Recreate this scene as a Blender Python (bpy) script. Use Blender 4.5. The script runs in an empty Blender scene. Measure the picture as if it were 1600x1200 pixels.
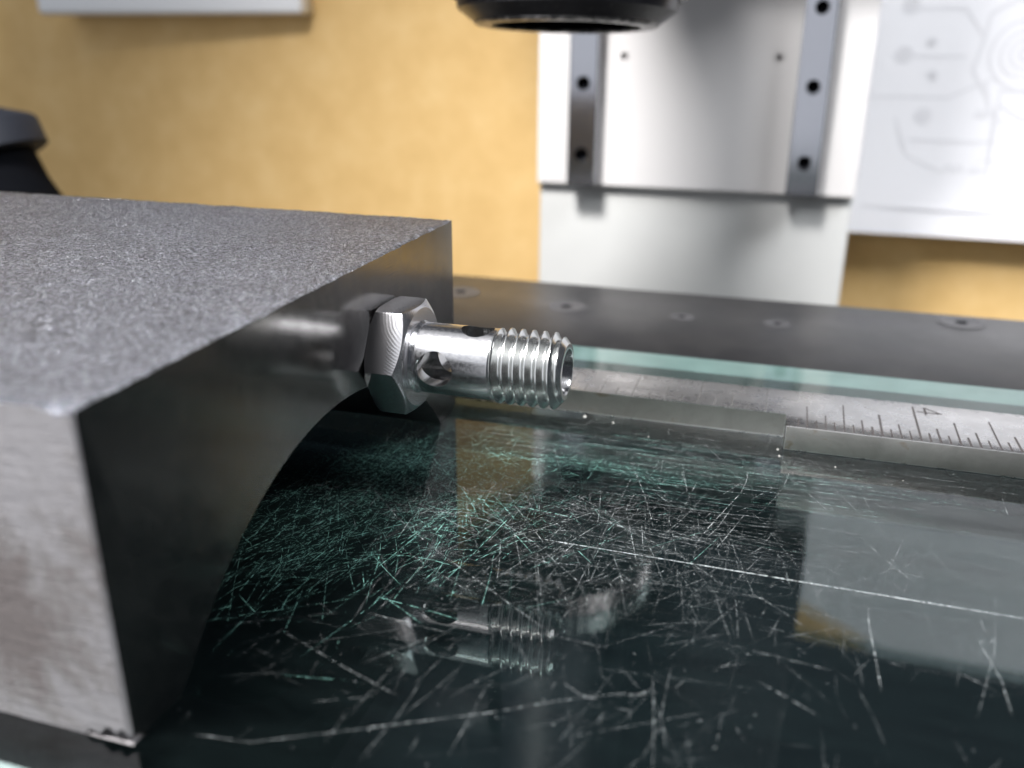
import bpy, bmesh, math, random
from mathutils import Vector, Matrix, noise

# ------------------------------------------------------------------ units
# every length below is written in "bench units"; one unit is 0.6 mm of the real place
U = 0.0006
SC = bpy.context.scene
COL = SC.collection
PI = math.pi
rnd = random.Random(7)

# ------------------------------------------------------------------ camera
cam = bpy.data.cameras.new("camera")
cam.sensor_fit = 'HORIZONTAL'
cam.sensor_width = 36.0
cam.lens = 36.0 * 1406.88 / 1600.0
cam.clip_start = 0.001
cam.clip_end = 20.0
cam.dof.use_dof = True
cam.dof.focus_distance = 120.0 * U
cam.dof.aperture_fstop = cam.lens * 0.001 / (1.75 * U)
cam.dof.aperture_blades = 0
cam_ob = bpy.data.objects.new("camera", cam)
COL.objects.link(cam_ob)
yaw, pit, rol = -0.2976, 0.3663, 0.0043
fwd = Vector((math.sin(yaw) * math.cos(pit), math.cos(yaw) * math.cos(pit), -math.sin(pit)))
rgt = Vector((math.cos(yaw), -math.sin(yaw), 0))
upv = rgt.cross(fwd)
r2 = rgt * math.cos(rol) + upv * math.sin(rol)
u2 = -rgt * math.sin(rol) + upv * math.cos(rol)
M = Matrix((r2, u2, -fwd)).transposed().to_4x4()
M.translation = Vector((50.395, -106.251, 58.635)) * U
cam_ob.matrix_world = M
SC.camera = cam_ob

# ------------------------------------------------------------------ world, lamps, exposure
W = bpy.data.worlds.new("World")
SC.world = W
W.use_nodes = True
bgn = W.node_tree.nodes["Background"]
bgn.inputs[0].default_value = (0.75, 0.82, 1.0, 1)
bgn.inputs[1].default_value = 0.06


def area_lamp(name, loc, target, size, power, color):
    l = bpy.data.lights.new(name, 'AREA')
    l.shape = 'DISK'
    l.size = size * U
    l.energy = power
    l.color = color
    o = bpy.data.objects.new(name, l)
    COL.objects.link(o)
    o.location = Vector(loc) * U
    d = Vector(target) - Vector(loc)
    o.rotation_euler = d.to_track_quat('-Z', 'Y').to_euler()
    return o


def spot_lamp(name, loc, target, radius, power, color, cone, blend=1.0):
    l = bpy.data.lights.new(name, 'SPOT')
    l.shadow_soft_size = radius * U
    l.energy = power
    l.color = color
    l.spot_size = math.radians(cone)
    l.spot_blend = blend
    o = bpy.data.objects.new(name, l)
    COL.objects.link(o)
    o.location = Vector(loc) * U
    o.rotation_euler = (Vector(target) - Vector(loc)).to_track_quat('-Z', 'Y').to_euler()
    return o


spot_lamp("bench_lamp", (-75, -135, 385), (-30, 95, 0), 52, 8.8, (1.0, 0.97, 0.95), 69)
area_lamp("ceiling_lamp", (-40, -140, 1000), (0, 60, 0), 1600, 1.2, (0.95, 0.97, 1.0))
area_lamp("front_fill_lamp", (-640, -1300, 420), (-20, -40, 10), 2400, 4.6, (0.94, 0.96, 1.0))  # added soft fill from the front left; no window is known there
spot_lamp("paper_fill_lamp", (430, -30, 500), (130, 225, 110), 130, 7.4, (0.97, 0.98, 1.0), 84)  # added to brighten the paper and the right side, source unseen

vs = SC.view_settings
vs.view_transform = 'Standard'
vs.look = 'None'
vs.exposure = 0.0
vs.gamma = 1.0
vs.use_curve_mapping = False
SC.cycles.use_denoising = True
try:
    SC.cycles.denoiser = 'OPENIMAGEDENOISE'
except Exception:
    pass
SC.cycles.caustics_reflective = False
SC.cycles.caustics_refractive = False
SC.cycles.max_bounces = 10
SC.cycles.transparent_max_bounces = 24
SC.cycles.sample_clamp_indirect = 4.0


# ------------------------------------------------------------------ material helpers
def nodes_of(m):
    m.use_nodes = True
    nt = m.node_tree
    return nt, nt.nodes, nt.links


def base_mat(name, color, rough=0.5, metal=0.0, spec=0.5):
    m = bpy.data.materials.new(name)
    nt, N, L = nodes_of(m)
    b = N["Principled BSDF"]
    b.inputs["Base Color"].default_value = (*color, 1)
    b.inputs["Roughness"].default_value = rough
    b.inputs["Metallic"].default_value = metal
    b.inputs["Specular IOR Level"].default_value = spec
    return m, nt, N, L, b


def coord(N, L, scale=(1, 1, 1), rot=(0, 0, 0), loc=(0, 0, 0)):
    """object coordinates in bench units"""
    tc = N.new("ShaderNodeTexCoord")
    mp = N.new("ShaderNodeMapping")
    mp.inputs["Scale"].default_value = tuple(s / U for s in scale)
    mp.inputs["Rotation"].default_value = rot
    mp.inputs["Location"].default_value = loc
    L.new(tc.outputs["Object"], mp.inputs["Vector"])
    return mp.outputs["Vector"]


def tex_noise(N, L, vec, scale, detail=4, rough=0.55, dist=0.0):
    n = N.new("ShaderNodeTexNoise")
    n.inputs["Scale"].default_value = scale
    n.inputs["Detail"].default_value = detail
    n.inputs["Roughness"].default_value = rough
    n.inputs["Distortion"].default_value = dist
    L.new(vec, n.inputs["Vector"])
    return n.outputs["Fac"]


def ramp(N, L, fac, stops):
    r = N.new("ShaderNodeValToRGB")
    e = r.color_ramp.elements
    while len(e) < len(stops):
        e.new(0.5)
    for i, (p, c) in enumerate(stops):
        e[i].position = p
        e[i].color = (*c, 1) if len(c) == 3 else c
    L.new(fac, r.inputs["Fac"])
    return r.outputs["Color"]


def bump(N, L, b, height, strength, dist, prev=None):
    bp = N.new("ShaderNodeBump")
    bp.inputs["Strength"].default_value = strength
    bp.inputs["Distance"].default_value = dist * U
    L.new(height, bp.inputs["Height"])
    if prev is not None:
        L.new(prev, bp.inputs["Normal"])
    L.new(bp.outputs["Normal"], b.inputs["Normal"])
    return bp.outputs["Normal"]


def g(v):
    return (v, v, v)


# ------------------------------------------------------------------ materials
# cast upper skin of the magnet
m_cast, nt, N, L, b = base_mat("cast_steel", g(.3), .34, 1.0)
v = coord(N, L)
vo = N.new("ShaderNodeTexVoronoi"); vo.inputs["Scale"].default_value = 2.6
wv = N.new("ShaderNodeVectorMath"); wv.operation = 'MULTIPLY_ADD'
nv = N.new("ShaderNodeTexNoise"); nv.inputs["Scale"].default_value = 1.2; nv.inputs["Detail"].default_value = 4
L.new(v, nv.inputs["Vector"])
L.new(nv.outputs["Color"], wv.inputs[0]); wv.inputs[1].default_value = (.9, .9, .9); L.new(v, wv.inputs[2])
L.new(wv.outputs[0], vo.inputs["Vector"])
f1 = tex_noise(N, L, v, 2.4, 3, .55)
L.new(ramp(N, L, f1, [(.34, (.066, .069, .080)), (.5, (.17, .177, .203)), (.66, (.36, .375, .43))]), b.inputs["Base Color"])
nn = bump(N, L, b, vo.outputs["Distance"], .35, .16)
f3 = tex_noise(N, L, v, 3.2, 3, .6)
bump(N, L, b, f3, 1.0, .34, nn)
f4 = tex_noise(N, L, v, .1, 5, .6)
L.new(ramp(N, L, f4, [(.35, g(.29)), (.7, g(.34))]), b.inputs["Roughness"])

# sawn end face with rough dark patches
m_sawn, nt, N, L, b = base_mat("sawn_steel", g(.5), .42, .55)
v = coord(N, L)
vs_ = coord(N, L, (.12, 1, 1.6))
st = tex_noise(N, L, v, .05, 10, .78, .6)
st2 = tex_noise(N, L, v, .5, 5, .7)
mx = N.new("ShaderNodeMath"); mx.operation = 'MULTIPLY_ADD'
L.new(st2, mx.inputs[0]); mx.inputs[1].default_value = .35; L.new(st, mx.inputs[2])
tcs = N.new("ShaderNodeTexCoord")
ds_ = N.new("ShaderNodeVectorMath"); ds_.operation = 'DISTANCE'
ds_.inputs[1].default_value = (-12.0 * U, -55.9 * U, 10.5 * U)
L.new(tcs.outputs["Object"], ds_.inputs[0])
dm = N.new("ShaderNodeMapRange"); L.new(ds_.outputs["Value"], dm.inputs["Value"])
dm.inputs["From Min"].default_value = 2 * U; dm.inputs["From Max"].default_value = 12 * U
dm.inputs["To Min"].default_value = .24; dm.inputs["To Max"].default_value = -.03
mx2 = N.new("ShaderNodeMath"); mx2.operation = 'ADD'
L.new(mx.outputs[0], mx2.inputs[0]); L.new(dm.outputs[0], mx2.inputs[1])
mx = mx2
L.new(ramp(N, L, mx.outputs[0], [(.52, (.56, .545, .565)), (.66, (.50, .485, .50)), (.74, (.38, .36, .36)), (.84, (.28, .25, .245))]), b.inputs["Base Color"])
L.new(ramp(N, L, mx.outputs[0], [(.55, g(.40)), (.8, g(.55))]), b.inputs["Roughness"])
n0 = bump(N, L, b, tex_noise(N, L, vs_, 1.2, 5, .7), .5, .3)
bump(N, L, b, st2, .3, .5, n0)

# finely ground working face
m_ground, nt, N, L, b = base_mat("ground_steel", g(.42), .13, 1.0)
v = coord(N, L)
vv = coord(N, L, (1, .08, 1.5))
L.new(ramp(N, L, tex_noise(N, L, v, .12, 5, .6), [(.3, (.165, .16, .155)), (.7, (.225, .217, .21))]), b.inputs["Base Color"])
L.new(ramp(N, L, tex_noise(N, L, v, .5, 6, .7), [(.35, g(.13)), (.7, g(.21))]), b.inputs["Roughness"])
bump(N, L, b, tex_noise(N, L, vv, 3.0, 3, .6), .03, .1)

# bolt
m_shank, nt, N, L, b = base_mat("turned_steel", (.78, .78, .79), .17, 1.0)
v = coord(N, L)
vt = coord(N, L, (3.0, .12, .12))
L.new(ramp(N, L, tex_noise(N, L, v, 2.2, 4, .65), [(.36, g(.17)), (.66, g(.27))]), b.inputs["Roughness"])
L.new(ramp(N, L, tex_noise(N, L, v, 3.0, 4, .65), [(.4, (.70, .70, .715)), (.68, (.60, .60, .62))]), b.inputs["Base Color"])

m_thread, nt, N, L, b = base_mat("cut_thread_steel", (.66, .67, .665), .2, 1.0)
v = coord(N, L)
b.inputs["Roughness"].default_value = .2

m_bore, nt, N, L, b = base_mat("bored_steel", (.5, .5, .505), .2, 1.0)
v = coord(N, L, (4, .1, .1))
bump(N, L, b, tex_noise(N, L, v, 2.0, 3), .15, .08)

m_head, nt, N, L, b = base_mat("milled_steel", (.56, .56, .58), .24, 1.0)
tc = N.new("ShaderNodeTexCoord")
vm = N.new("ShaderNodeVectorMath"); vm.operation = 'SUBTRACT'
vm.inputs[1].default_value = (7.0 * U, -8.0 * U, 28.0 * U)
L.new(tc.outputs["Object"], vm.inputs[0])
vl = N.new("ShaderNodeVectorMath"); vl.operation = 'LENGTH'
L.new(vm.outputs[0], vl.inputs[0])
nz = tex_noise(N, L, coord(N, L), .8, 3)
ad = N.new("ShaderNodeMath"); ad.operation = 'MULTIPLY_ADD'
L.new(vl.outputs["Value"], ad.inputs[0]); ad.inputs[1].default_value = 20.0 / U
ml = N.new("ShaderNodeMath"); ml.operation = 'MULTIPLY'; ml.inputs[1].default_value = 5.0
L.new(nz, ml.inputs[0]); L.new(ml.outputs[0], ad.inputs[2])
sn = N.new("ShaderNodeMath"); sn.operation = 'SINE'
L.new(ad.outputs[0], sn.inputs[0])
n0 = bump(N, L, b, sn.outputs[0], .09, .028)
bump(N, L, b, tex_noise(N, L, coord(N, L), 5.0, 3, .6), .06, .03, n0)

# steel rule
m_rule, nt, N, L, b = base_mat("rule_steel", (.52, .51, .5), .28, 1.0)
v = coord(N, L)
vx = coord(N, L, (.06, 2.2, 1.5))
L.new(ramp(N, L, tex_noise(N, L, v, .14, 5, .65), [(.35, (.56, .553, .55)), (.6, (.66, .653, .65)), (.75, (.50, .485, .47))]), b.inputs["Base Color"])
L.new(ramp(N, L, tex_noise(N, L, v, .35, 6, .7), [(.3, g(.22)), (.7, g(.36))]), b.inputs["Roughness"])
bump(N, L, b, tex_noise(N, L, vx, 2.0, 4, .6), .12, .12)

m_ruleside, nt, N, L, b = base_mat("rule_edge_steel", (.42, .41, .39), .33, 1.0)
v = coord(N, L)
vz = coord(N, L, (1.0, 1, .6))
L.new(ramp(N, L, tex_noise(N, L, v, .16, 5, .7, .5), [(.3, (.26, .255, .24)), (.58, (.33, .322, .305)), (.70, (.21, .155, .10)), (.85, (.18, .172, .163))]), b.inputs["Base Color"])  # edge tones darkened to stand for the dark glass they mirror
bump(N, L, b, tex_noise(N, L, vz, .7, 5, .7), .22, .2)

m_markf, *_r = base_mat("worn_etch", (.24, .235, .23), .4, .8)
m_mark, nt, N, L, b = base_mat("etched_black", (.045, .04, .04), .6, 0.2)

# glass: tinted, clear, with its Fresnel reflection (the same from every side)
m_glass = bpy.data.materials.new("green_tinted_glass")
nt, N, L = nodes_of(m_glass)
N.remove(N["Principled BSDF"])
out = N["Material Output"]
ge = N.new("ShaderNodeNewGeometry")
dt = N.new("ShaderNodeVectorMath"); dt.operation = 'DOT_PRODUCT'
L.new(ge.outputs["Normal"], dt.inputs[0]); L.new(ge.outputs["Incoming"], dt.inputs[1])
ab = N.new("ShaderNodeMath"); ab.operation = 'ABSOLUTE'; L.new(dt.outputs["Value"], ab.inputs[0])
om = N.new("ShaderNodeMath"); om.operation = 'SUBTRACT'; om.inputs[0].default_value = 1; L.new(ab.outputs[0], om.inputs[1])
pw = N.new("ShaderNodeMath"); pw.operation = 'POWER'; pw.inputs[1].default_value = 5; L.new(om.outputs[0], pw.inputs[0])
sc_ = N.new("ShaderNodeMath"); sc_.operation = 'MULTIPLY_ADD'; sc_.inputs[1].default_value = .938; sc_.inputs[2].default_value = .062
L.new(pw.outputs[0], sc_.inputs[0])
tr = N.new("ShaderNodeBsdfTransparent"); tr.inputs[0].default_value = (.82, .92, .905, 1)
gl = N.new("ShaderNodeBsdfGlossy"); gl.inputs["Roughness"].default_value = .022
gl.inputs[0].default_value = (1, 1, 1, 1)
mxs = N.new("ShaderNodeMixShader")
L.new(sc_.outputs[0], mxs.inputs[0]); L.new(tr.outputs[0], mxs.inputs[1]); L.new(gl.outputs[0], mxs.inputs[2])
glow_film = N.new("ShaderNodeBsdfDiffuse"); glow_film.inputs[0].default_value = (.36, .56, .58, 1)  # dusty film; its teal stands in for glow inside the glass
fz = tex_noise(N, L, coord(N, L, (.25, 1, 1)), .25, 5, .65)
fr = N.new("ShaderNodeMapRange"); L.new(fz, fr.inputs["Value"])
fr.inputs["From Min"].default_value = .35; fr.inputs["From Max"].default_value = .75
fr.inputs["To Min"].default_value = .001; fr.inputs["To Max"].default_value = .0055
mf = N.new("ShaderNodeMixShader")
L.new(fr.outputs[0], mf.inputs[0]); L.new(mxs.outputs[0], mf.inputs[1]); L.new(glow_film.outputs[0], mf.inputs[2])
L.new(mf.outputs[0], out.inputs["Surface"])

m_gedge, nt, N, L, b = base_mat("frosted_glass_edge", (.26, .62, .56), .4)
v = coord(N, L, (.3, 1, 1))
L.new(ramp(N, L, tex_noise(N, L, v, .5, 4), [(.3, (.235, .31, .30)), (.7, (.31, .40, .39))]), b.inputs["Base Color"])


def scratch_mat(name, col):
    m = bpy.data.materials.new(name)
    nt, N, L = nodes_of(m)
    b = N["Principled BSDF"]
    b.inputs["Base Color"].default_value = (*col, 1)
    b.inputs["Roughness"].default_value = .45
    b.inputs["Specular IOR Level"].default_value = .8
    at = N.new("ShaderNodeAttribute"); at.attribute_name = "depth"
    v = coord(N, L)
    nz = tex_noise(N, L, v, 2.6, 3, .7)
    mr = N.new("ShaderNodeMapRange")
    mr.inputs["From Min"].default_value = .38; mr.inputs["From Max"].default_value = .62
    mr.inputs["To Min"].default_value = .12; mr.inputs["To Max"].default_value = 1.15
    L.new(nz, mr.inputs["Value"])
    mu = N.new("ShaderNodeMath"); mu.operation = 'MULTIPLY'; mu.use_clamp = True
    L.new(at.outputs["Fac"], mu.inputs[0]); L.new(mr.outputs[0], mu.inputs[1])
    t = N.new("ShaderNodeBsdfTransparent")
    ms = N.new("ShaderNodeMixShader")
    L.new(mu.outputs[0], ms.inputs[0]); L.new(t.outputs[0], ms.inputs[1]); L.new(b.outputs[0], ms.inputs[2])
    L.new(ms.outputs[0], N["Material Output"].inputs["Surface"])
    return m


m_scr = scratch_mat("scratched_glass", (.74, .80, .82))
m_scr_under = scratch_mat("scratches_teal_light", (.50, .85, .78))  # teal of light travelling inside the glass put into the colour

# dark machine parts
m_anod, nt, N, L, b = base_mat("black_anodised", (.028, .028, .030), .3, 0.0, .38)
v = coord(N, L)
L.new(ramp(N, L, tex_noise(N, L, v, .06, 5, .65), [(.35, g(.30)), (.7, g(.36))]), b.inputs["Roughness"])
L.new(ramp(N, L, tex_noise(N, L, v, .1, 5, .7), [(.4, (.012, .012, .013)), (.7, (.02, .0195, .02))]), b.inputs["Base Color"])
bump(N, L, b, tex_noise(N, L, v, 2.5, 4), .08, .1)
m_scrw, *_r = base_mat("screw_blackened", (.085, .085, .09), .42, 0.6)
m_dark, *_r = base_mat("matt_black", (.004, .0045, .006), .8, 0.0, .02)
m_blk, *_r = base_mat("black_plastic", (.010, .012, .018), .6, 0.0, .25)
m_lensring, nt, N, L, b = base_mat("worn_black_ring", (.03, .03, .034), .28, .4, .6)
v = coord(N, L)
L.new(ramp(N, L, tex_noise(N, L, v, .9, 5, .75), [(.55, (.022, .022, .026)), (.7, (.06, .06, .06)), (.8, (.45, .43, .42))]), b.inputs["Base Color"])
m_rim, nt, N, L, b = base_mat("worn_rim", (.22, .21, .21), .35, .8)
L.new(ramp(N, L, tex_noise(N, L, coord(N, L), .5, 5, .75), [(.42, (.05, .05, .052)), (.55, (.30, .29, .28)), (.7, (.55, .53, .52))]), b.inputs["Base Color"])
m_lens, *_r = base_mat("lens_glass", (.004, .005, .008), .05, 0.0, .8)
m_knurl, *_r = base_mat("knurled_metal", (.30, .29, .29), .25, .9)

m_white, nt, N, L, b = base_mat("grey_white_paint", (.60, .62, .63), .65, 0.0, .3)
v = coord(N, L)
L.new(ramp(N, L, tex_noise(N, L, v, .03, 4), [(.3, (.55, .56, .555)), (.7, (.61, .62, .61))]), b.inputs["Base Color"])
bump(N, L, b, tex_noise(N, L, v, 1.5, 3), .05, .1)
m_plate, *_r = base_mat("warm_grey_paint", (.60, .59, .59), .75, 0.0, .45)
m_rail, nt, N, L, b = base_mat("rail_steel", (.44, .45, .49), .13, 1.0)
v = coord(N, L, (2, 2, .05))
bump(N, L, b, tex_noise(N, L, v, 1.5, 3), .06, .1)
m_plastic, *_r = base_mat("white_plastic", (.82, .84, .87), .4)
m_paper, nt, N, L, b = base_mat("white_paper", (.82, .82, .85), .7, 0, .2)
m_ink, *_r = base_mat("grey_ink", (.73, .73, .76), .7, 0, .2)
m_ink2, *_r = base_mat("blue_ink", (.36, .37, .5), .7, 0, .2)

m_wall, nt, N, L, b = base_mat("tan_board", (.62, .40, .15), .6, 0, .3)
v = coord(N, L)
L.new(ramp(N, L, tex_noise(N, L, v, .05, 6, .68), [(.3, (.66, .44, .18)), (.5, (.72, .49, .21)), (.72, (.78, .555, .26))]), b.inputs["Base Color"])
bump(N, L, b, tex_noise(N, L, v, .4, 5, .7), .2, .6)
m_bench, nt, N, L, b = base_mat("bench_grey", (.10, .10, .10), .6)
m_dust, *_r = base_mat("pale_dust", (.32, .32, .30), .8)


# ------------------------------------------------------------------ mesh helpers
def link_mesh(name, verts, faces, mats, parent=None, smooth=False, midx=None, sharp=None):
    me = bpy.data.meshes.new(name)
    me.from_pydata([tuple(c * U for c in p) for p in verts], [], faces)
    me.update()
    o = bpy.data.objects.new(name, me)
    COL.objects.link(o)
    for m in (mats if isinstance(mats, (list, tuple)) else [mats]):
        me.materials.append(m)
    if midx:
        me.polygons.foreach_set("material_index", midx)
    if smooth:
        me.polygons.foreach_set("use_smooth", [True] * len(me.polygons))
        if sharp:
            me.set_sharp_from_angle(angle=math.radians(sharp))
    if parent:
        o.parent = parent
    return o


def empty(name, loc=(0, 0, 0)):
    o = bpy.data.objects.new(name, None)
    o.empty_display_size = 0.005
    COL.objects.link(o)
    o.location = Vector(loc) * U
    return o


def adopt(parent, *kids):
    bpy.context.view_layer.update()
    for k in kids:
        k.parent = parent
        k.matrix_parent_inverse = Matrix.Translation(parent.location).inverted()


def tag(o, label=None, cat=None, group=None, kind=None):
    if label: o["label"] = label
    if cat: o["category"] = cat
    if group: o["group"] = group
    if kind: o["kind"] = kind
    return o


def box(name, lo, hi, mat, parent=None, bev=0.0, seg=2):
    bm = bmesh.new()
    bmesh.ops.create_cube(bm, size=1)
    for v in bm.verts:
        v.co = Vector([(lo[i] + hi[i]) / 2 + v.co[i] * (hi[i] - lo[i]) for i in range(3)])
    if bev:
        bmesh.ops.bevel(bm, geom=bm.edges[:], offset=bev, segments=seg, profile=.5, affect='EDGES')
    return from_bm(name, bm, mat, parent, smooth=bool(bev), sharp=50)


def from_bm(name, bm, mats, parent=None, smooth=False, sharp=None):
    bmesh.ops.recalc_face_normals(bm, faces=bm.faces)
    for v in bm.verts:
        v.co *= U
    me = bpy.data.meshes.new(name)
    bm.to_mesh(me); bm.free()
    o = bpy.data.objects.new(name, me)
    COL.objects.link(o)
    for m in (mats if isinstance(mats, (list, tuple)) else [mats]):
        me.materials.append(m)
    if smooth:
        me.polygons.foreach_set("use_smooth", [True] * len(me.polygons))
        if sharp:
            me.set_sharp_from_angle(angle=math.radians(sharp))
    if parent:
        o.parent = parent
    return o


def lathe_bm(profile, axis='X', n=96, close=True, center=(0, 0, 0), off=0.0):
    """profile: list of (axial, radius); closed loop when close"""
    bm = bmesh.new()
    rings = []
    for a, r in profile:
        ring = []
        if r < 1e-6:
            p = [0, 0, 0]; p['XYZ'.index(axis)] = a
            ring = [bm.verts.new(Vector(p) + Vector(center))] * n
        else:
            for k in range(n):
                t = 2 * PI * k / n + off
                c, s = r * math.cos(t), r * math.sin(t)
                p = {'X': (a, c, s), 'Y': (s, a, c), 'Z': (c, s, a)}[axis]
                ring.append(bm.verts.new(Vector(p) + Vector(center)))
        rings.append(ring)
    m = len(rings)
    for i in range(m if close else m - 1):
        A, B = rings[i], rings[(i + 1) % m]
        for k in range(n):
            q = [A[k], A[(k + 1) % n], B[(k + 1) % n], B[k]]
            uq = []
            for v in q:
                if v not in uq: uq.append(v)
            if len(uq) > 2:
                try: bm.faces.new(uq)
                except ValueError: pass
    return bm


def apply_mods(o):
    dg = bpy.context.evaluated_depsgraph_get()
    dg.update()
    ev = o.evaluated_get(dg)
    me = bpy.data.meshes.new_from_object(ev)
    old = o.data
    o.modifiers.clear()
    o.data = me
    bpy.data.meshes.remove(old)


def cut(o, cutters, op='DIFFERENCE'):
    big = Matrix.Scale(1 / U, 4)                 # cut at a large scale: the solver drops detail at real size
    o.data.transform(big)
    for c in cutters:
        c.data.transform(big)
        md = o.modifiers.new("cut", 'BOOLEAN')
        md.operation = op
        md.solver = 'EXACT'
        md.object = c
    apply_mods(o)
    o.data.transform(Matrix.Scale(U, 4))
    for c in cutters:
        d = c.data
        bpy.data.objects.remove(c)
        bpy.data.meshes.remove(d)


def drill(axis, r, a0, a1, center, mat, n=40):
    return from_bm("drill", lathe_bm([(a0, 0), (a0, r), (a1, r), (a1, 0)], axis, n, False, center), mat)


# ================================================================== SETTING
# wall board behind the machine
wl = link_mesh("wall", [(-520, 300, -90), (250, 300, -90), (250, 300, 219), (-520, 300, 219),
                        (-520, 312, -90), (250, 312, -90), (250, 312, 219), (-520, 312, 219)],
               [(0, 1, 2, 3), (5, 4, 7, 6), (0, 4, 5, 1), (1, 5, 6, 2), (2, 6, 7, 3), (3, 7, 4, 0)], m_wall)
tag(wl, "tan board wall behind the machine column", kind="structure")
bn = link_mesh("bench_top", [(-520, -200, -90), (300, -200, -90), (300, 299.5, -90), (-520, 299.5, -90)], [(0, 1, 2, 3)], m_bench)
tag(bn, "dark bench top under the machine", kind="structure")
# machine base under the stage: open tray below the glass
bs = empty("stage_base", (0, 20, -90))
k1 = box("base_block", (-240, -62, -89.8), (260, 116, -26), m_dark)
k2 = box("ledge", (-240, 56, -26), (260, 64.0, -5.2), m_dark)
k3 = box("ledge", (-240, -60, -26), (260, -54, -5.2), m_dark)
k4 = box("rear_block", (-240, 64.2, -26), (260, 113, -8.2), m_dark)
adopt(bs, k1, k2, k3, k4)
tag(bs, "black machine base under the glass stage", kind="structure")

# ================================================================== BLACK STAGE PLATE
sp = empty("stage_plate", (30, 90, -8))
tag(sp, "black metal stage plate with flush screws behind the glass", "plate")
plate = box("plate", (-240, 65.0, -8), (260, 113.6, -0.15), m_anod, bev=.5)
adopt(sp, plate)


def screw_mesh():
    bm = lathe_bm([(0.0, 0), (0.0, 3.3), (.10, 3.9), (.13, 4.1), (.13, 4.4), (.0, 4.7)], 'Z', 40, False)
    return from_bm("screw_proto", bm, m_scrw, smooth=True, sharp=35)


def socket_mesh():
    bm = bmesh.new()
    star = []
    for k in range(12):
        r = 1.5 if k % 2 == 0 else 1.0
        star.append(bm.verts.new((r * math.cos(PI * k / 6), r * math.sin(PI * k / 6), .05)))
    ctr = bm.verts.new((0, 0, .035))
    for k in range(12):
        bm.faces.new((star[k], star[(k + 1) % 12], ctr))
    return from_bm("socket_proto", bm, m_dark)


s0, s1 = screw_mesh(), socket_mesh()
screw_pos = [(-25.5, 97.5, 1.0), (2.6, 92.8, 1.0), (29.6, 92.7, .62), (50.5, 93.8, .62), (89.7, 107.4, 1.05), (74, 70.5, .0), (-60, 95, 1.0), (130, 95, 1.0)]
scr_n = 0
for (x, y, s) in screw_pos:
    if s == 0: continue
    a, c = (s0, s1) if scr_n == 0 else (s0.copy(), s1.copy())
    a.name = "screw"; c.name = "socket"
    if scr_n:
        COL.objects.link(a); COL.objects.link(c)
    scr_n += 1
    a.location = (x * U, y * U, -.13 * U); a.scale = (s, s, 1)
    c.parent = a
    c.location = (0, 0, .02 * U)
    adopt(sp, a)

# ================================================================== GLASS PLATE
gp = empty("glass_plate", (20, 2, -2.9))
tag(gp, "scratched green glass plate under the magnet and the steel rule", "glass")
GX0, GX1, GY0, GY1, GT = -200, 230, -60.9, 64.6, 2.9
pane = link_mesh("pane", [(GX0, GY0, 0), (GX1, GY0, 0), (GX1, GY1, 0), (GX0, GY1, 0),
                          (GX0, GY0, -GT), (GX1, GY0, -GT), (GX1, GY1, -GT), (GX0, GY1, -GT)],
                 [(0, 1, 2, 3), (4, 5, 6, 7)], m_glass)
ef = link_mesh("rear_edge", [(GX0, GY1, -.0), (GX1, GY1, -.0), (GX1, GY1, -GT), (GX0, GY1, -GT),
                             (GX0, GY1 + .25, -.25), (GX1, GY1 + .25, -.25), (GX1, GY1 + .25, -GT), (GX0, GY1 + .25, -GT)],
               [(0, 3, 2, 1), (0, 1, 5, 4), (4, 5, 6, 7)], m_gedge)
en = link_mesh("front_edge", [(GX0, GY0, .0), (GX1, GY0, .0), (GX1, GY0 - .35, -.35), (GX0, GY0 - .35, -.35),
                              (GX0, GY0 - .35, -GT), (GX1, GY0 - .35, -GT)],
               [(0, 3, 2, 1), (3, 4, 5, 2)], m_gedge)
adopt(gp, pane, ef, en)

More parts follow.
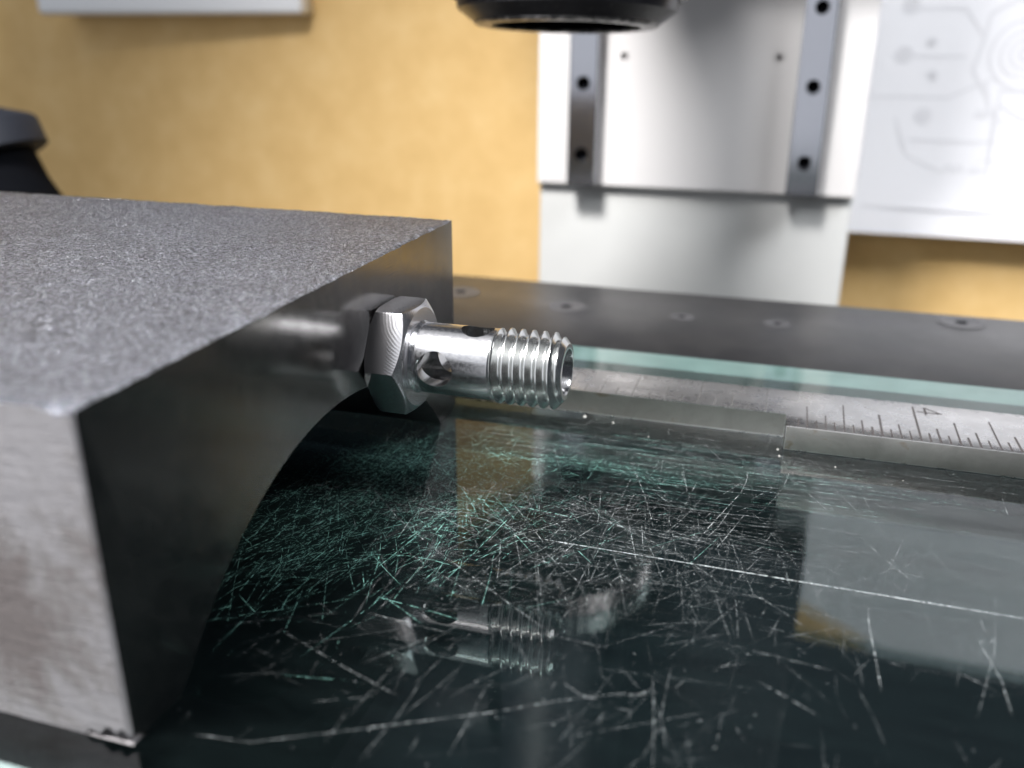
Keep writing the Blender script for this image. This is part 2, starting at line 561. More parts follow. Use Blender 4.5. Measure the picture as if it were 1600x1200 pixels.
MAJOR = [
(0.22,0.90,[(22.9, -10.9), (37.6, -11.0), (52.6, -11.0), (66.6, -11.2), (79.5, -11.2), (99, -11.3)]),
(0.10,0.80,[(-17.8, 11.9), (-5.4, -0.4), (5.8, -11.5), (14.1, -17.8), (19.7, -21.5), (26.6, -26.2), (31.8, -29.5), (37.4, -29.8)]),
(0.16,0.60,[(4.1, -53.1), (9.7, -52.4), (19.1, -47.5), (28.9, -42.4), (34.6, -38.9), (41.1, -35.6)]),
(0.10,0.60,[(-2.7, -38.4), (2.7, -35.3), (8.1, -32.5)]),
(0.11,0.60,[(3.8, -37.2), (12.2, -40.4), (19.7, -42.9)]),
(0.12,0.50,[(2.3, -40.6), (6.0, -41.5)]),
(0.20,0.50,[(12.3, -46.1), (17.6, -43.6)]),
(0.08,0.70,[(10.4, -31.5), (16.3, -32.1), (21.2, -32.3)]),
(0.22,0.60,[(43.6, -6.8), (45.0, -1.2), (48.2, 9.3), (48.7, 13.1), (48.7, 16.8)]),
(0.14,0.50,[(44.3, -6.1), (46.0, -1.4), (47.7, 6.3)]),
(0.09,0.60,[(50.7, 3.5), (52.5, 8.4), (53.8, 12.9), (54.6, 18.6)]),
(0.08,0.70,[(32.6, -5.2), (34.8, -1.5), (39.3, 0.8)]),
(0.08,0.70,[(39.5, -0.4), (40.9, -5.6), (41.9, -10.1)]),
(0.08,0.60,[(43.0, -21.1), (44.5, -17.6), (46.3, -13.8)]),
(0.12,0.50,[(46.7, -15.5), (48.1, -20.3), (49.4, -24.8)]),
(0.12,0.60,[(49.5, -14.6), (52.1, -15.9), (55.1, -18.3), (57.2, -20.3)]),
(0.10,0.50,[(50.4, -19.0), (51.7, -23.9)]),
(0.26,0.60,[(63.4, -14.1), (63.4, -17.9), (63.7, -23.4), (63.9, -28.4)]),
(0.30,0.60,[(70.8, -22.8), (72.6, -23.8), (74.7, -25.2)]),
(0.26,0.60,[(75.1, -11.6), (75.0, -14.7), (75.9, -16.5), (74.2, -17.0), (75.3, -23.1), (75.3, -28.4)]),
(0.16,0.45,[(77.5, -6.8), (75.7, -17.5), (73.7, -24.3), (72.1, -29.8)]),
(0.22,0.50,[(52.2, -30.3), (55.2, -32.0), (58.2, -33.8)]),
(0.28,0.60,[(34.3, -36.3), (36.2, -37.5), (39.7, -37.8)]),
(0.18,0.50,[(39.4, -36.8), (43.8, -34.7)]),
(0.10,0.60,[(14.4, -17.7), (16.8, -12.8), (19.0, -6.7), (22.1, -1.8)]),
(0.10,0.70,[(16.3, -6.4), (24.0, -11.7), (31.3, -18.4), (34.9, -24.4)]),
(0.08,0.70,[(5.7, -11.6), (-0.6, -10.0), (-9.8, -9.0)]),
(0.08,0.70,[(-9.0, -8.8), (-3.6, -4.0), (1.3, 2.8)]),
(0.08,0.60,[(8.0, -1.4), (14.6, -1.3), (22.6, -0.3), (31.7, -1.6)]),
(0.09,0.60,[(33.0, 10.7), (32.5, -1.3), (32.0, -14.6), (31.7, -22.9)]),
(0.07,0.60,[(33.1, 15.2), (29.4, 5.4), (26.4, 4.4)]),
(0.08,0.60,[(20.6, 18.4), (16.8, 10.0), (13.2, 5.5)]),
(0.14,0.40,[(19.8, -51.6), (20.8, -45.5), (21.0, -39.8)]),
(0.16,0.35,[(27.0, -48.6), (27.3, -42.6), (27.3, -37.9)]),
(0.14,0.40,[(43.2, -44.3), (44.2, -39.9), (44.0, -34.6), (44.1, -30.6)]),
]


class Scratches:
    def __init__(self, z):
        self.v, self.f, self.d, self.z = [], [], [], z

    def add(self, pts, w, st, wob=.06, brk=.07):
        # resample to short pieces with a slight wobble, broken here and there
        P = []
        for (a, c) in zip(pts[:-1], pts[1:]):
            n = max(2, int(math.hypot(c[0] - a[0], c[1] - a[1]) / .55))
            for k in range(n):
                t = k / n
                P.append((a[0] + (c[0] - a[0]) * t, a[1] + (c[1] - a[1]) * t))
        P.append(pts[-1])
        n = len(P)
        base = len(self.v)
        for k, (x, y) in enumerate(P):
            a, c = P[max(0, k - 1)], P[min(n - 1, k + 1)]
            dx, dy = c[0] - a[0], c[1] - a[1]
            l = math.hypot(dx, dy) or 1
            nx, ny = -dy / l, dx / l
            j = rnd.gauss(0, wob)
            e = min(1, (min(k, n - 1 - k) + .35) / 3.0)
            hw = w * .5 * e * rnd.uniform(.55, 1.3)
            s = st * rnd.uniform(.25, 1.3) * (.3 + .7 * e)
            if not (GX0 + 1 < x < GX1 - 1 and GY0 + .5 < y < GY1 - .5):
                x = min(max(x, GX0 + 1), GX1 - 1); y = min(max(y, GY0 + .5), GY1 - .5)
            self.v.append((x + nx * (j + hw), y + ny * (j + hw), self.z))
            self.v.append((x + nx * (j - hw), y + ny * (j - hw), self.z))
            self.d += [s, s]
        for k in range(n - 1):
            if rnd.random() < brk: continue
            q = base + 2 * k
            self.f.append((q, q + 1, q + 3, q + 2))

    def rand(self, cx, cy, sx, sy, n, l0, l1, ang, da, w0, w1, s0, s1):
        for _ in range(n):
            x, y = rnd.gauss(cx, sx), rnd.gauss(cy, sy)
            if y < -24 and rnd.random() < .5: continue
            a = math.radians(rnd.gauss(ang, da))
            l = l0 + (l1 - l0) * rnd.random() ** 2
            cv = rnd.gauss(0, .008) * (12 if rnd.random() < .05 else 1)
            pts, m = [], 5
            px, py = x - math.cos(a) * l / 2, y - math.sin(a) * l / 2
            for k in range(m):
                pts.append((px, py))
                px += math.cos(a) * l / (m - 1); py += math.sin(a) * l / (m - 1)
                a += cv * l / m
            self.add(pts, .78 * (w0 + (w1 - w0) * rnd.random() ** 2), .92 * (s0 + (s1 - s0) * rnd.random() ** 2), .006)

    def specks(self, cx, cy, sx, sy, n, r0, r1):
        for _ in range(n):
            x, y = rnd.gauss(cx, sx), rnd.gauss(cy, sy)
            r = r0 + (r1 - r0) * rnd.random() ** 3
            b_ = len(self.v)
            st = rnd.uniform(.3, .9)
            for k in range(5):
                t = 2 * PI * k / 5 + rnd.random()
                self.v.append((x + r * math.cos(t) * rnd.uniform(.6, 1.2), y + r * math.sin(t) * rnd.uniform(.6, 1.2), self.z))
                self.d.append(st)
            self.f.append(tuple(range(b_, b_ + 5)))

    def build(self, name, mat):
        o = link_mesh(name, self.v, self.f, mat)
        at = o.data.attributes.new("depth", 'FLOAT', 'POINT')
        at.data.foreach_set("value", self.d)
        return tag(o, kind="stuff")


top = Scratches(.02)
for w, s, pts in MAJOR:
    top.add(pts, w * .42, s * .7, .012)
top.add([(26, -10.95), (45, -11.0), (66.6, -11.15), (99, -11.3)], .085, 1.6, .006, 0)
# random wear: long diagonal strokes, fine criss-cross, strokes along the stage
top.rand(26, -4, 19, 13, 560, 2, 18, 78, 26, .018, .045, .15, .9)
top.rand(27, -4, 19, 13, 440, 1.5, 15, 40, 70, .018, .045, .15, .9)
top.rand(34, -2, 20, 11, 460, 3, 20, 0, 6, .016, .040, .12, .9)
top.rand(44, -12, 10, 13, 180, 1.5, 12, 84, 22, .02, .055, .12, .9)
top.rand(24, -38, 18, 8, 170, 2, 15, 62, 38, .025, .065, .10, .7)
top.rand(48, -32, 15, 8, 60, 1.5, 9, 75, 50, .025, .07, .10, .65)
top.rand(42, 19, 26, 3, 460, 3, 20, 0, 2, .018, .06, .06, .5)
top.rand(46, 5, 20, 8, 240, 2, 16, 0, 5, .016, .045, .08, .6)
top.rand(68, -4, 14, 16, 60, 1, 8, 50, 60, .018, .05, .1, .6)
top.rand(25, -5, 60, 30, 260, 1, 14, 45, 70, .018, .05, .08, .6)
for (bx_, by_, n_, sp_) in ((12, -9, 16, 8), (29, -3, 14, 7), (40, -8, 12, 7), (22, 6, 10, 6), (4, 2, 12, 7)):   # long strokes crossing in one spot
    for _ in range(n_):
        a_ = rnd.uniform(0, PI); l_ = rnd.uniform(5, 20); q_ = rnd.gauss(0, sp_)
        top.rand(bx_ + math.cos(a_) * q_, by_ + math.sin(a_) * q_, .8, .8, 1, l_, l_ + 2, math.degrees(a_), 1, .02, .045, .3, .9)
top.specks(28, -12, 24, 18, 700, .015, .07)
top.specks(30, -40, 22, 9, 120, .02, .08)
for _ in range(45):                            # longer marks on the near half
    x_, y_ = rnd.uniform(2, 78), rnd.uniform(-54, -22)
    a_ = math.radians(rnd.choice((60, 75, 100, 20, 5, 140)) + rnd.gauss(0, 10)); l_ = rnd.uniform(2, 11)
    top.add([(x_, y_), (x_ + math.cos(a_) * l_ * .5, y_ + math.sin(a_) * l_ * .5), (x_ + math.cos(a_ + .05) * l_, y_ + math.sin(a_ + .05) * l_)], rnd.uniform(.016, .04), rnd.uniform(.15, .4), .006)
top.specks(45, 20, 25, 5, 140, .015, .10)
under = Scratches(-GT + .03)
under.rand(-4, -4, 10, 13, 520, 2, 20, 76, 22, .032, .085, .7, 1.25)
under.rand(-3, -2, 11, 12, 420, 2, 18, 30, 60, .032, .085, .7, 1.25)
under.rand(4, 8, 12, 8, 420, 2, 14, 60, 60, .028, .075, .5, 1.0)
under.rand(-6, -20, 6, 9, 220, 2, 12, 70, 22, .028, .07, .5, 1.0)
under.rand(16, 6, 14, 9, 260, 2, 14, 20, 60, .025, .065, .4, 1.0)
under.rand(30, 20, 28, 5, 460, 4, 24, 0, 2, .025, .10, .15, .8)
under.rand(-6, 12, 9, 8, 260, 3, 14, 0, 8, .03, .10, .3, .9)
under.specks(2, 0, 14, 14, 420, .02, .09)
s_a = top.build("surface_scratches", m_scr)
s_b = under.build("underside_scratches", m_scr_under)
adopt(gp, s_a, s_b)

dv, df = [], []
for (x, y, r) in [(21.6, 29.0, .34), (26.6, 27.9, .2), (52.9, 23.0, .24), (60.9, 21.7, .16), (52.6, 25.4, .22), (70, 20, .10), (33, 24, .12)]:
    b0 = len(dv)
    for k in range(6):
        t = PI * k / 3
        q = r * rnd.uniform(.7, 1.3)
        dv.append((x + q * math.cos(t), y + q * math.sin(t), .03)); dv.append((x + q * .5 * math.cos(t), y + q * .5 * math.sin(t), .03 + r * .7))
    for k in range(6):
        a, c = b0 + 2 * k, b0 + 2 * ((k + 1) % 6)
        df.append((a, c, c + 1, a + 1))
    df.append(tuple(b0 + 2 * k + 1 for k in range(6)))
tag(link_mesh("dust", dv, df, m_dust), "pale dust specks along the front of the steel rule", "dust", kind="stuff")

# ================================================================== MAGNET BLOCK
H, Y0, Y1, XL = 32.3, -55.9, 25.5, -115.0
nx, ny = 410, 290


def topz(x, y):
    p = Vector((x, y, 0))
    h = noise.noise(p * .6) * .05 + noise.noise(p * 1.7 + Vector((7, 3, 1))) * .09 + noise.noise(p * .2) * .10
    e = min(-x, y - Y0, Y1 - y)
    edge = max(0, 1 - e / .9)
    edge2 = max(0, 1 - e / 2.4)
    drop = .22 * edge ** 2 + .10 * edge2 * (1 + noise.noise(p * .33))
    if x > -.01 and y < Y0 + .01:
        drop += .3
    d = math.hypot(x + 1.5, y - Y0)           # knocked corner
    drop += .5 * max(0, 1 - d / 1.6)
    return h - drop


xs = [XL + (0 - XL) * i / nx for i in range(nx + 1)]
ys = [Y0 + (Y1 - Y0) * j / ny for j in range(ny + 1)]
V, Fc, MI = [], [], []
for i, x in enumerate(xs):
    for j, y in enumerate(ys):
        V.append((x, y, H + topz(x, y)))
idx = lambda i, j: i * (ny + 1) + j
for i in range(nx):
    for j in range(ny):
        Fc.append((idx(i, j), idx(i + 1, j), idx(i + 1, j + 1), idx(i, j + 1))); MI.append(0)
# arch outline of both ends, front to rear along the bottom
AC, AH, AW = -14.8, 16.7, 33.7
AR = (AW * AW + AH * AH) / (2 * AH)
prof = [(Y0, .05), (-48.9, .05)]
na = 48
ph = math.asin(AW / AR)
for k in range(1, na):
    t = -ph + 2 * ph * k / na
    prof.append((AC + AR * math.sin(t), AH - AR + AR * math.cos(t)))
prof += [(18.9, .05), (Y1 - 2.2, .05), (Y1, 1.2)]
rows = []
for x in (0.0, XL):
    row = []
    for (y, z) in prof:
        V.append((x, y, z)); row.append(len(V) - 1)
    rows.append(row)
R0, RL = rows
# right ground face (x = 0): strips between top row and outline
def twin(ids):
    r = []
    for i_ in ids:
        V.append(V[i_]); r.append(len(V) - 1)
    return r


V[idx(nx, 0)] = (-.14, Y0 + .14, V[idx(nx, 0)][2])
topR = twin([idx(nx, j) for j in range(ny + 1)])
cr = [(0, Y0 + .28, .95), (0, Y0 + .9, .7), (0, Y0 + 1.5, .05)]
cf = [(-5.2, Y0, .05), (-4.4, Y0, .8), (-3.5, Y0, .45), (-2.5, Y0, 1.5), (-1.6, Y0, 1.0), (-.9, Y0, 1.6), (-.28, Y0, 1.0)]
crI = []
for p_ in cr:
    V.append(p_); crI.append(len(V) - 1)
Fc.append(tuple(crI + twin(R0[1:]) + topR[:0:-1])); MI.append(2)
topL = twin([idx(0, j) for j in range(ny + 1)])
Fc.append(tuple(topL + twin(RL)[::-1])); MI.append(2)
for k in range(len(prof) - 1):
    Fc.append((R0[k], RL[k], RL[k + 1], R0[k + 1])); MI.append(3 if 0 < k < len(prof) - 3 else 1)
# front end face
frT = twin([idx(i, 0) for i in range(nx + 1)])
cfI = []
for p_ in cf:
    V.append(p_); cfI.append(len(V) - 1)
Fc.append(tuple(twin([RL[0]]) + cfI + frT[-2::-1])); MI.append(1)
Fc.append((cfI[-1], crI[0], topR[1], frT[-2])); MI.append(1)
reT = twin([idx(i, ny) for i in range(nx + 1)])
Fc.append(tuple([R0[-1], RL[-1]] + reT)); MI.append(1)
m_arch, nt, N, L, b = base_mat("dark_cast_arch", (.10, .10, .105), .5, .8)
bump(N, L, b, tex_noise(N, L, coord(N, L), .8, 4), .4, .4)
mag = link_mesh("magnet_block", V, Fc, [m_cast, m_sawn, m_ground, m_arch], midx=MI)
mag.data.polygons.foreach_set("use_smooth", [mi in (0, 3) for mi in MI])
mag.data.set_sharp_from_angle(angle=math.radians(50))
tag(mag, "large arched steel magnet block with cast top standing on the glass", "magnet")

# ================================================================== BANJO BOLT
BZ = 18.5
bolt = empty("banjo_bolt", (0, 0, BZ))
tag(bolt, "shiny steel banjo bolt with cross holes stuck to the magnet face", "bolt")
# head
RV = 8.08
bm = bmesh.new()
ra, rb = [], []
for k in range(6):
    t = k * PI / 3
    ra.append(bm.verts.new((.02, -RV * math.cos(t), BZ + RV * math.sin(t))))
    rb.append(bm.verts.new((5.05, -RV * math.cos(t), BZ + RV * math.sin(t))))
bm.faces.new(ra); bm.faces.new(rb[::-1])
for k in range(6):
    bm.faces.new((ra[k], rb[k], rb[(k + 1) % 6], ra[(k + 1) % 6]))
head = from_bm("head", bm, m_head)
cone = from_bm("cone", lathe_bm([(-.5, 0), (-.5, 6.3), (.0, 7.25), (.55, 8.2), (4.05, 8.35), (5.05, 6.65), (5.6, 5.7), (5.6, 0)], 'X', 128, False, (0, 0, BZ)), m_head)
cut(head, [cone], 'INTERSECT')
md = head.modifiers.new("b", 'BEVEL'); md.width = .10 * U; md.segments = 2; md.limit_method = 'ANGLE'; md.angle_limit = math.radians(28)
apply_mods(head)
head.data.polygons.foreach_set("use_smooth", [True] * len(head.data.polygons))
head.data.set_sharp_from_angle(angle=math.radians(24))
# shank with bore and two cross holes
RS = 4.75
shank = from_bm("shank", lathe_bm([(4.6, 0), (4.6, 4.6), (5.05, 4.95), (5.25, 4.80), (5.5, 4.62), (5.75, RS), (15.75, RS), (15.75, 0)], 'X', 160, False, (0, 0, BZ)), [m_shank, m_bore])
cutters = [drill('X', 2.93, 5.6, 40, (0, .004, BZ + .003), m_bore, 90),
           from_bm('drill', lathe_bm([(-9, 0), (-9, 3.2), (-4.9, 2.78), (-4.5, 2.42), (4.5, 2.42), (4.9, 2.78), (9, 3.2), (9, 0)], 'Y', 66, False, (8.603, 0, BZ + .007)), m_bore),
           drill('Z', 2.2, -20, 20, (13.17, .011, BZ), m_bore, 62)]
cut(shank, cutters)
shank.data.polygons.foreach_set("use_smooth", [True] * len(shank.data.polygons))
shank.data.set_sharp_from_angle(angle=math.radians(35))
me = shank.data                                  # true radial normals on the turned surface
nrm = [None] * len(me.loops)
cn = me.corner_normals
for p_ in me.polygons:
    for li in p_.loop_indices:
        co = me.vertices[me.loops[li].vertex_index].co
        rad = Vector((0, co.y, co.z - BZ * U))
        if co.x > 5.74 * U and co.x < 15.74 * U and rad.length > (RS - .06) * U and abs(p_.normal.x) < .2 and p_.normal.dot(rad.normalized()) > .9:
            nrm[li] = rad.normalized()
        else:
            nrm[li] = Vector(cn[li].vector) if co.x < 5.8 * U and rad.length > 4 * U else p_.normal.copy()
me.normals_split_custom_set([tuple(n_) for n_ in nrm])
# thread: helical V profile on a fine grid, run-out at the shank, chamfer at the tip
PIT, XS, XE = 1.49, 15.6, 25.25
nA, NP = 96, 20
V, Fc = [], []
ref = 17.43 + PIT * math.radians(108) / (2 * PI)
i0 = int((XS - ref) / PIT * NP) - 1
i1 = int((XE - ref) / PIT * NP) + NP + 2
rows_ = list(range(i0, i1 + 1))
for i in rows_:
    for k in range(nA + 1):
        a = 2 * PI * k / nA - PI               # seam on the far side
        x = ref + PIT * i / NP - PIT * a / (2 * PI)
        x = min(max(x, XS), XE)
        t = abs((((x - ref) / PIT + a / (2 * PI) + .5) % 1.0) - .5) * 2   # 0 at crest, 1 at root
        vprof = min(max((.90 - t) / .80, 0), 1)
        r = 4.05 + .97 * vprof
        ro = min(max((x - XS) / 1.3, 0), 1)
        r = max(r, 4.05 + (RS - .02 - 4.05) * (1 - ro))
        if x < XS + .8: r = min(r, RS - .02 + (x - XS) * .34)
        r = min(r, 3.72 + (XE - x) * 1.15)
        V.append((x, -r * math.cos(a), BZ + r * math.sin(a)))
nC = nA + 1
for i in range(len(rows_) - 1):
    for k in range(nA):
        q = (i * nC + k, i * nC + k + 1, (i + 1) * nC + k + 1, (i + 1) * nC + k)
        if max(V[t_][0] for t_ in q) - min(V[t_][0] for t_ in q) < 1e-7: continue
        Fc.append(q)
MI = [0] * len(Fc)
tip = [(XE, 3.72), (XE + .02, 3.62), (XE + .02, 3.05), (XE - .35, 2.75), (XS - .3, 2.7), (XS - .3, 4.2)]
nb = len(V)
for (x, r) in tip:
    for k in range(nA):
        a = 2 * PI * k / nA
        V.append((x, -r * math.cos(a), BZ + r * math.sin(a)))
for q in range(len(tip) - 1):
    p0, p1 = nb + q * nA, nb + (q + 1) * nA
    for k in range(nA):
        Fc.append((p0 + k, p0 + (k + 1) % nA, p1 + (k + 1) % nA, p1 + k)); MI.append(1 if q >= 2 else 0)
thr = link_mesh("thread", V, Fc, [m_thread, m_bore], smooth=True, midx=MI)
bm = bmesh.new(); bm.from_mesh(thr.data)
bmesh.ops.remove_doubles(bm, verts=bm.verts, dist=.002 * U)
bmesh.ops.recalc_face_normals(bm, faces=bm.faces)
bm.to_mesh(thr.data); bm.free()
thr.data.set_sharp_from_angle(angle=math.radians(40))
adopt(bolt, head, shank, thr)

# ================================================================== STEEL RULE
rule = empty("steel_rule", (50, 34, 0))
tag(rule, "stepped steel rule with black graduations lying on the glass", "rule")
RZ, RB, RL_, RR = 4.0, 41.3, 30.6, 25.75
bm = bmesh.new()
out2 = [(-60, RL_), (53.4, RL_), (53.4, RR), (140, RR), (140, RB), (-60, RB)]
lo = [bm.verts.new((x, y, .05)) for x, y in out2]
hi = [bm.verts.new((x, y, RZ)) for x, y in out2]
bm.faces.new(lo[::-1]); ft = bm.faces.new(hi)
for k in range(6):
    f_ = bm.faces.new((lo[k], lo[(k + 1) % 6], hi[(k + 1) % 6], hi[k])); f_.material_index = 1
bmesh.ops.bevel(bm, geom=[e for e in bm.edges], offset=.13, segments=2, profile=.5, affect='EDGES')
bar = from_bm("bar", bm, [m_rule, m_ruleside], smooth=True, sharp=35)
adopt(rule, bar)
mk_proto = link_mesh("graduation_mark", [(-.5, 0, 0), (.5, 0, 0), (.42, 1, 0), (-.42, 1, 0)], [(0, 1, 2, 3)], m_mark)


mk_faint = link_mesh("graduation_mark", [(-.5, 0, 0), (.5, 0, 0), (.42, 1, 0), (-.42, 1, 0)], [(0, 1, 2, 3)], m_markf)
mk_used = set()


def mark(x, y, ln, w, faint=False):
    proto = mk_faint if faint else mk_proto
    first = faint not in mk_used
    mk_used.add(faint)
    o = proto if first else proto.copy()
    if not first: COL.objects.link(o)
    o.location = (x * U, y * U, (RZ + .012) * U)
    o.scale = (w, ln, 1)
    o.rotation_euler = (0, 0, rnd.gauss(0, .006))
    adopt(rule, o)


for k in range(-6, 40):                          # fine scale on the wide half
    x = 72.5 + 1.333 * (k - 0)
    if k < -13: continue
    ln = 13.4 if k % 16 == 0 else 11.0 if k % 8 == 0 else 8.6 if k % 4 == 0 else 5.6 if k % 2 == 0 else 3.2
    mark(x, RR + .25, ln * rnd.uniform(.95, 1.04), .34 * rnd.uniform(.8, 1.15))
for k in range(-13, -6):
    ln = 11.0 if k % 8 == 0 else 8.6 if k % 4 == 0 else 5.6 if k % 2 == 0 else 3.2
    mark(72.5 + 1.333 * k, RR + .25, ln, .24)
for k in range(-10, 9):                          # coarse scale on the narrow half
    x = 28.9 + 2.66 * k
    if x > 53: break
    ln = 9.2 if k % 8 == 0 else 8.4 if k % 4 == 0 else 5.6 if k % 2 == 0 else 3.0
    mark(x, RL_ + .25, min(ln, 10), .2 * rnd.uniform(.8, 1.2), True)


def numeral(name, strokes, ox, oy, s, w, mt=m_mark):
    vv, ff = [], []
    for pts in strokes:
        for (a, c) in zip(pts[:-1], pts[1:]):
            # text up = +X, text right = -Y
            A = Vector((ox + a[1] * s, oy - a[0] * s * .9)); B = Vector((ox + c[1] * s, oy - c[0] * s * .9))
            d = (B - A).normalized(); n_ = Vector((-d.y, d.x)) * w / 2
            b0 = len(vv)
            for q in (A - d * w * .4 + n_, A - d * w * .4 - n_, B + d * w * .4 - n_, B + d * w * .4 + n_):
                vv.append((q.x, q.y, RZ + .014 + .001 * len(ff)))
            ff.append((b0, b0 + 1, b0 + 2, b0 + 3))
    o = link_mesh(name, vv, ff, mt)
    adopt(rule, o)


four = [[(.62, 0), (.62, 1), (0, .33), (.9, .33)]]
numeral("numeral", four, 73.1, 39.6, 3.4, .32)
# faint worn figure on the narrow half
three = [[(.0, .9), (.4, 1), (.7, .8), (.3, .55), (.7, .3), (.4, 0), (0, .1)]]
numeral("numeral", three, 29.6, 40.6, 2.4, .10, m_markf)

# ================================================================== MACHINE COLUMN
colm = empty("machine_column", (17, 230, -90))
tag(colm, "grey white machine column with two steel guide rails on tan wall", "column")
body = box("body", (-34.5, 203, -89.5), (69.3, 285, 240), m_white, bev=.6)
rp = box("rail_plate", (-34.6, 199.6, 12.0), (69.4, 202.9, 240), m_plate, bev=.35)
cut(rp, [drill('Y', 1.25, 190, 202.5, (-6, 0, 53.5), m_dark, 20), drill('Y', 1.25, 190, 202.5, (42.2, 0, 53.5), m_dark, 20)])
rp.data.polygons.foreach_set("use_smooth", [False] * len(rp.data.polygons))
adopt(colm, body, rp)
for xc in (-17.6, 53.1):
    r_ = box("guide_rail", (xc - 4.8, 192.2, 12.6), (xc + 4.8, 199.5, 238), m_rail, bev=.5)
    z = 22.9
    cs = []
    while z < 120:
        cs.append(drill('Y', 2.3, 180, 197.5, (xc, 0, z), m_dark, 24)); z += 22.4
    cut(r_, cs)
    r_.data.polygons.foreach_set("use_smooth", [False] * len(r_.data.polygons))
    adopt(colm, r_)
    z = 22.9
    while z < 120:
        bt = from_bm("rail_screw", lathe_bm([(195.6, 0), (195.6, .9), (194.9, 1.0), (194.7, 1.2), (194.7, 1.95), (197, 2.05)], 'Y', 20, False, (xc, 0, z)), m_dark, smooth=True, sharp=35)
        adopt(colm, bt)
        z += 22.4

# ================================================================== MICROSCOPE HEAD
hd = empty("microscope_head", (-.8, 130, 61))
tag(hd, "black microscope head with knurled lens ring hanging above the stage", "microscope")
LC = (-.8, 100, 0)
parts = [
    from_bm("lens_rim", lathe_bm([(61.0, 16.4), (61.0, 19.6), (61.35, 20.2), (61.7, 20.3), (61.7, 16.6)], 'Z', 96, True, LC), m_rim, smooth=True, sharp=35),
    from_bm("lens_cone", lathe_bm([(61.75, 16.3), (61.75, 20.5), (63.9, 23.4), (64.2, 23.9), (66.4, 24.2), (66.4, 16)], 'Z', 96, False, LC), m_lensring, smooth=True, sharp=35),
    from_bm("front_lens", lathe_bm([(63.4, 0), (63.6, 8), (64.5, 16.5)], 'Z', 64, False, LC), m_lens, smooth=True),
    from_bm("tube", lathe_bm([(74.0, 0), (74.0, 22.5), (78, 20), (82, 14.5), (150, 14.5), (150, 0)], 'Z', 64, False, LC), m_blk, smooth=True, sharp=35),
]
kb = bmesh.new()
kv = []
nk = 240
for (z, r) in [(66.2, 24.4), (66.7, 25.6), (67.3, 26.2), (72.8, 26.2), (73.6, 25.4), (74.0, 22)]:
    ring = []
    for k in range(nk):
        rr = r + (.45 if k % 4 in (0, 1) else -.1) * (1 if 67 < z < 73 else .3)
        t = 2 * PI * k / nk
        ring.append(kb.verts.new((LC[0] + rr * math.cos(t), LC[1] + rr * math.sin(t), z)))
    kv.append(ring)
for A, B in zip(kv[:-1], kv[1:]):
    for k in range(nk):
        kb.faces.new((A[k], A[(k + 1) % nk], B[(k + 1) % nk], B[k]))
parts.append(from_bm("knurled_ring", kb, m_knurl))
for o_ in parts[:3] + [parts[4]]:
    piv = Vector((LC[0], LC[1], 61.0)) * U
    o_.data.transform(Matrix.Translation(piv) @ Matrix.Rotation(math.radians(-3.6), 4, 'X') @ Matrix.Translation(-piv))
parts.append(box("carriage", (-32, 168, 97), (68, 192, 330), m_blk, bev=2))
parts.append(box("arm", (-13, 104, 122), (12, 160.2, 260), m_blk, bev=3))
parts.append(from_bm("focus_knob", lathe_bm([(-33, 0), (-33, 12), (-36, 26), (-60, 27), (-63, 25), (-63, 0)], 'X', 40, False, (0, 172, 172)), m_blk, smooth=True, sharp=40))
adopt(hd, *parts)

# ================================================================== DRAWING SHEET
ds = empty("drawing_sheet", (140, 297, -14))
tag(ds, "white paper drawing pinned on the wall right of the column", "drawing")
V, Fc = [], []
px0, px1, pz0, pz1 = 56, 215, -14.6, 215
npx, npz = 16, 24


def pap(x, z):
    t = (z - pz0) / (pz1 - pz0)
    return 290.0 - 5.0 * max(0, 1 - t / .25) ** 2 - .8 * math.sin(x * .035) + .6 * math.sin(z * .03)


for th in (0, .25):
    for i in range(npx + 1):
        for j in range(npz + 1):
            x = px0 + (px1 - px0) * i / npx; z = pz0 + (pz1 - 20 * min(1, max(0, (116 - x) / 40)) - pz0) * j / npz
            V.append((x, pap(x, z) + th, z))
n1 = (npx + 1) * (npz + 1)
for i in range(npx):
    for j in range(npz):
        a = i * (npz + 1) + j
        q = (a, a + npz + 1, a + npz + 2, a + 1)
        Fc.append(q); Fc.append(tuple(n1 + k for k in q[::-1]))
for i in range(npx):
    for j in (0, npz):
        a = i * (npz + 1) + j; c = a + npz + 1
        Fc.append((a, n1 + a, n1 + c, c) if j == 0 else (c, n1 + c, n1 + a, a))
for j in range(npz):
    for i in (0, npx):
        a = i * (npz + 1) + j; c = a + 1
        Fc.append((c, n1 + c, n1 + a, a) if i == 0 else (a, n1 + a, n1 + c, c))
sh = link_mesh("sheet", V, Fc, m_paper, smooth=True, sharp=40)
lv, lf = [], []


def pline(pts, w):
    for (a, c) in zip(pts[:-1], pts[1:]):
        A, B = Vector(a), Vector(c)
        d = (B - A)
        if d.length < 1e-6: continue
        d.normalize(); n_ = Vector((-d.y, d.x)) * w * .75
        b0 = len(lv)
        for q in (A + n_, A - n_, B - n_, B + n_):
            lv.append((q.x, pap(q.x, q.y) - .12, q.y))
        lf.append((b0, b0 + 1, b0 + 2, b0 + 3))


def circ(cx, cz, r, w, n=40, r2=None):
    pline([(cx + r * math.cos(2 * PI * k / n), cz + (r2 or r) * math.sin(2 * PI * k / n)) for k in range(n + 1)], w)


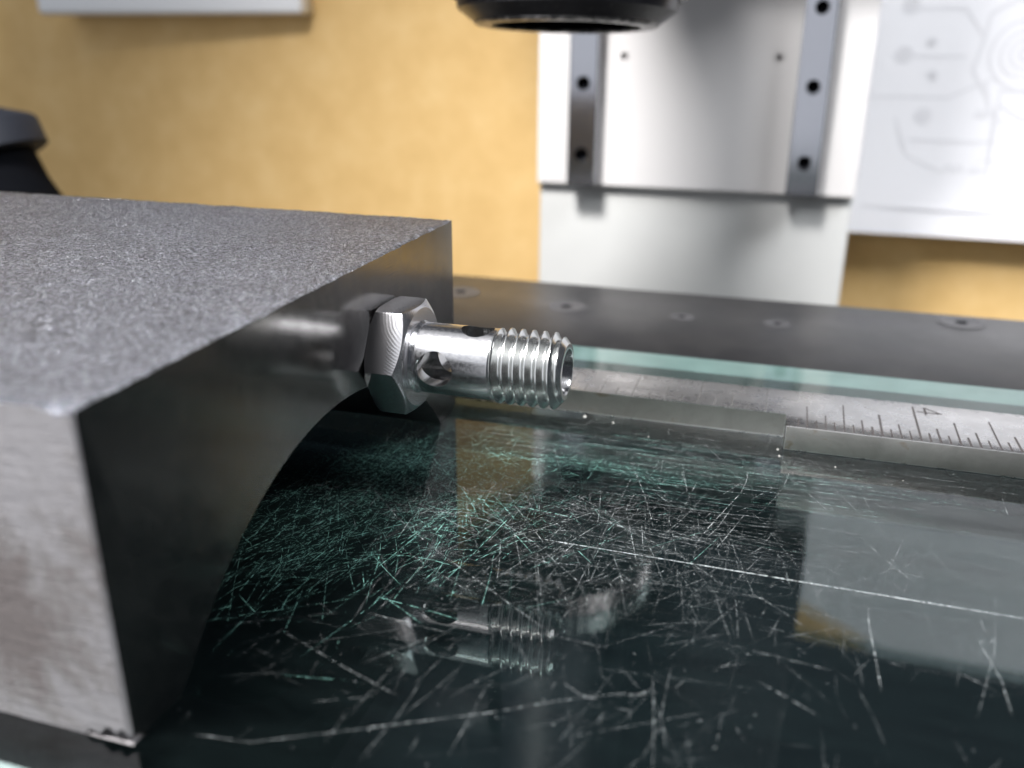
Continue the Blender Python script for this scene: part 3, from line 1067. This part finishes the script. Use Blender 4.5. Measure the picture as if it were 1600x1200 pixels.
CX, CZ = 128.0, 54.0
for r in (2.2, 5.2, 8.2, 12.0): circ(CX, CZ, r, .9)
pline([(CX - 12, CZ - 10), (CX - 9, CZ - 20), (CX - 2, CZ - 26), (CX + 2, CZ - 24)], 1.0)
pline([(CX - 15, CZ + 4), (CX - 14, CZ + 14), (CX - 6, CZ + 19), (CX + 12, CZ + 17), (CX + 18, CZ + 6)], 1.0)
pline([(CX - 15, CZ + 4), (CX - 17, CZ - 6), (CX - 10, CZ - 16)], 1.0)
pline([(84, CZ + 16), (105, CZ + 16), (113, CZ + 6)], .7)
pline([(82, CZ - 1), (108, CZ - 1)], .6)
pline([(76, CZ - 16), (104, CZ - 16), (120, CZ - 8)], .6)
pline([(CX - 6, CZ - 13), (CX - 6, CZ - 45)], .7)
pline([(CX - 7, CZ - 13), (CX + 40, CZ - 13)], 1.0)
pline([(CX - 6, CZ - 18), (CX + 20, CZ - 32)], .6)
pline([(92, CZ - 32), (124, CZ - 32)], .6)
pline([(86, CZ - 24), (92, CZ - 38), (106, CZ - 44)], .5)
pline([(118, CZ - 39), (150, CZ - 39)], .5)
pline([(78, CZ - 58), (200, CZ - 58)], .5)
for (x, z, r) in [(86, 71, 2.6), (86, 53.5, 2.6), (96, 31, 2.6), (97, 46, 1.6), (95, 58, 1.4)]:
    circ(x, z, r, .7); circ(x, z, r * .35, 1.2, 12)
for cx_, cz_, w_ in [(110, 11.5, 7), (118, 11, 4.5), (117, 32, 5)]:
    pline([(cx_ - w_ / 2, cz_ - 1), (cx_ - w_ / 4, cz_ + 1.6), (cx_, cz_ - 1.4), (cx_ + w_ / 4, cz_ + 1.5), (cx_ + w_ / 2, cz_ - 1)], 1.2)
for k in range(7):
    pline([(90, 95 + 16 * k), (170, 95 + 16 * k + (k % 3))], .6)
for k in range(5):
    circ(110 + 14 * k, 130 + 9 * (k % 3), 6 + 2 * (k % 2), .7)
ink = link_mesh("printed_lines", lv, lf, m_ink)
adopt(ds, sh, ink)

# ================================================================== WALL BOX (upper left)
wb = empty("wall_box", (-240, 300, 68.5))
tag(wb, "white plastic box with rounded corners fixed high on the tan wall", "box")
bm = bmesh.new()
pts = [(-308, 276), (-171, 288), (-171, 299.4), (-308, 299.4)]
lo = [bm.verts.new((x, y, 68.6)) for x, y in pts]; hi = [bm.verts.new((x, y, 190)) for x, y in pts]
bm.faces.new(lo[::-1]); bm.faces.new(hi)
for k in range(4): bm.faces.new((lo[k], lo[(k + 1) % 4], hi[(k + 1) % 4], hi[k]))
bmesh.ops.bevel(bm, geom=bm.edges[:], offset=2.4, segments=4, profile=.5, affect='EDGES')
case = from_bm("case", bm, m_plastic, smooth=True, sharp=50)
slot = box("seam", (-300, 275.2, 120), (-180, 287, 121), m_dark)
adopt(wb, case, slot)

# ================================================================== STAGE KNOB (left, behind the magnet)
kn = empty("control_knob", (-181, 110, 0))
tag(kn, "dark rounded control knob behind the left end of the magnet", "knob")
cb = lathe_bm([(-5.5, 0), (-5.5, 19.2), (-5, 20), (2.2, 20), (3.2, 19.4), (7.0, 12.6), (7.4, 11), (7.4, 0)], 'Z', 48, False)
bmesh.ops.rotate(cb, verts=cb.verts, cent=(0, 0, 0), matrix=Matrix.Rotation(math.radians(-20), 3, 'Y'))
bmesh.ops.translate(cb, verts=cb.verts, vec=(-184.5, 110, 28.5))
cap = from_bm("cap", cb, m_blk, smooth=True, sharp=50)
stem = from_bm("stem", lathe_bm([(-.1, 0), (-.1, 25), (6, 24), (18, 18), (27, 15.2), (31.2, 14), (31.2, 0)], 'Z', 48, False, (-183, 110, 0)), m_dark, smooth=True, sharp=40)
adopt(kn, cap, stem)
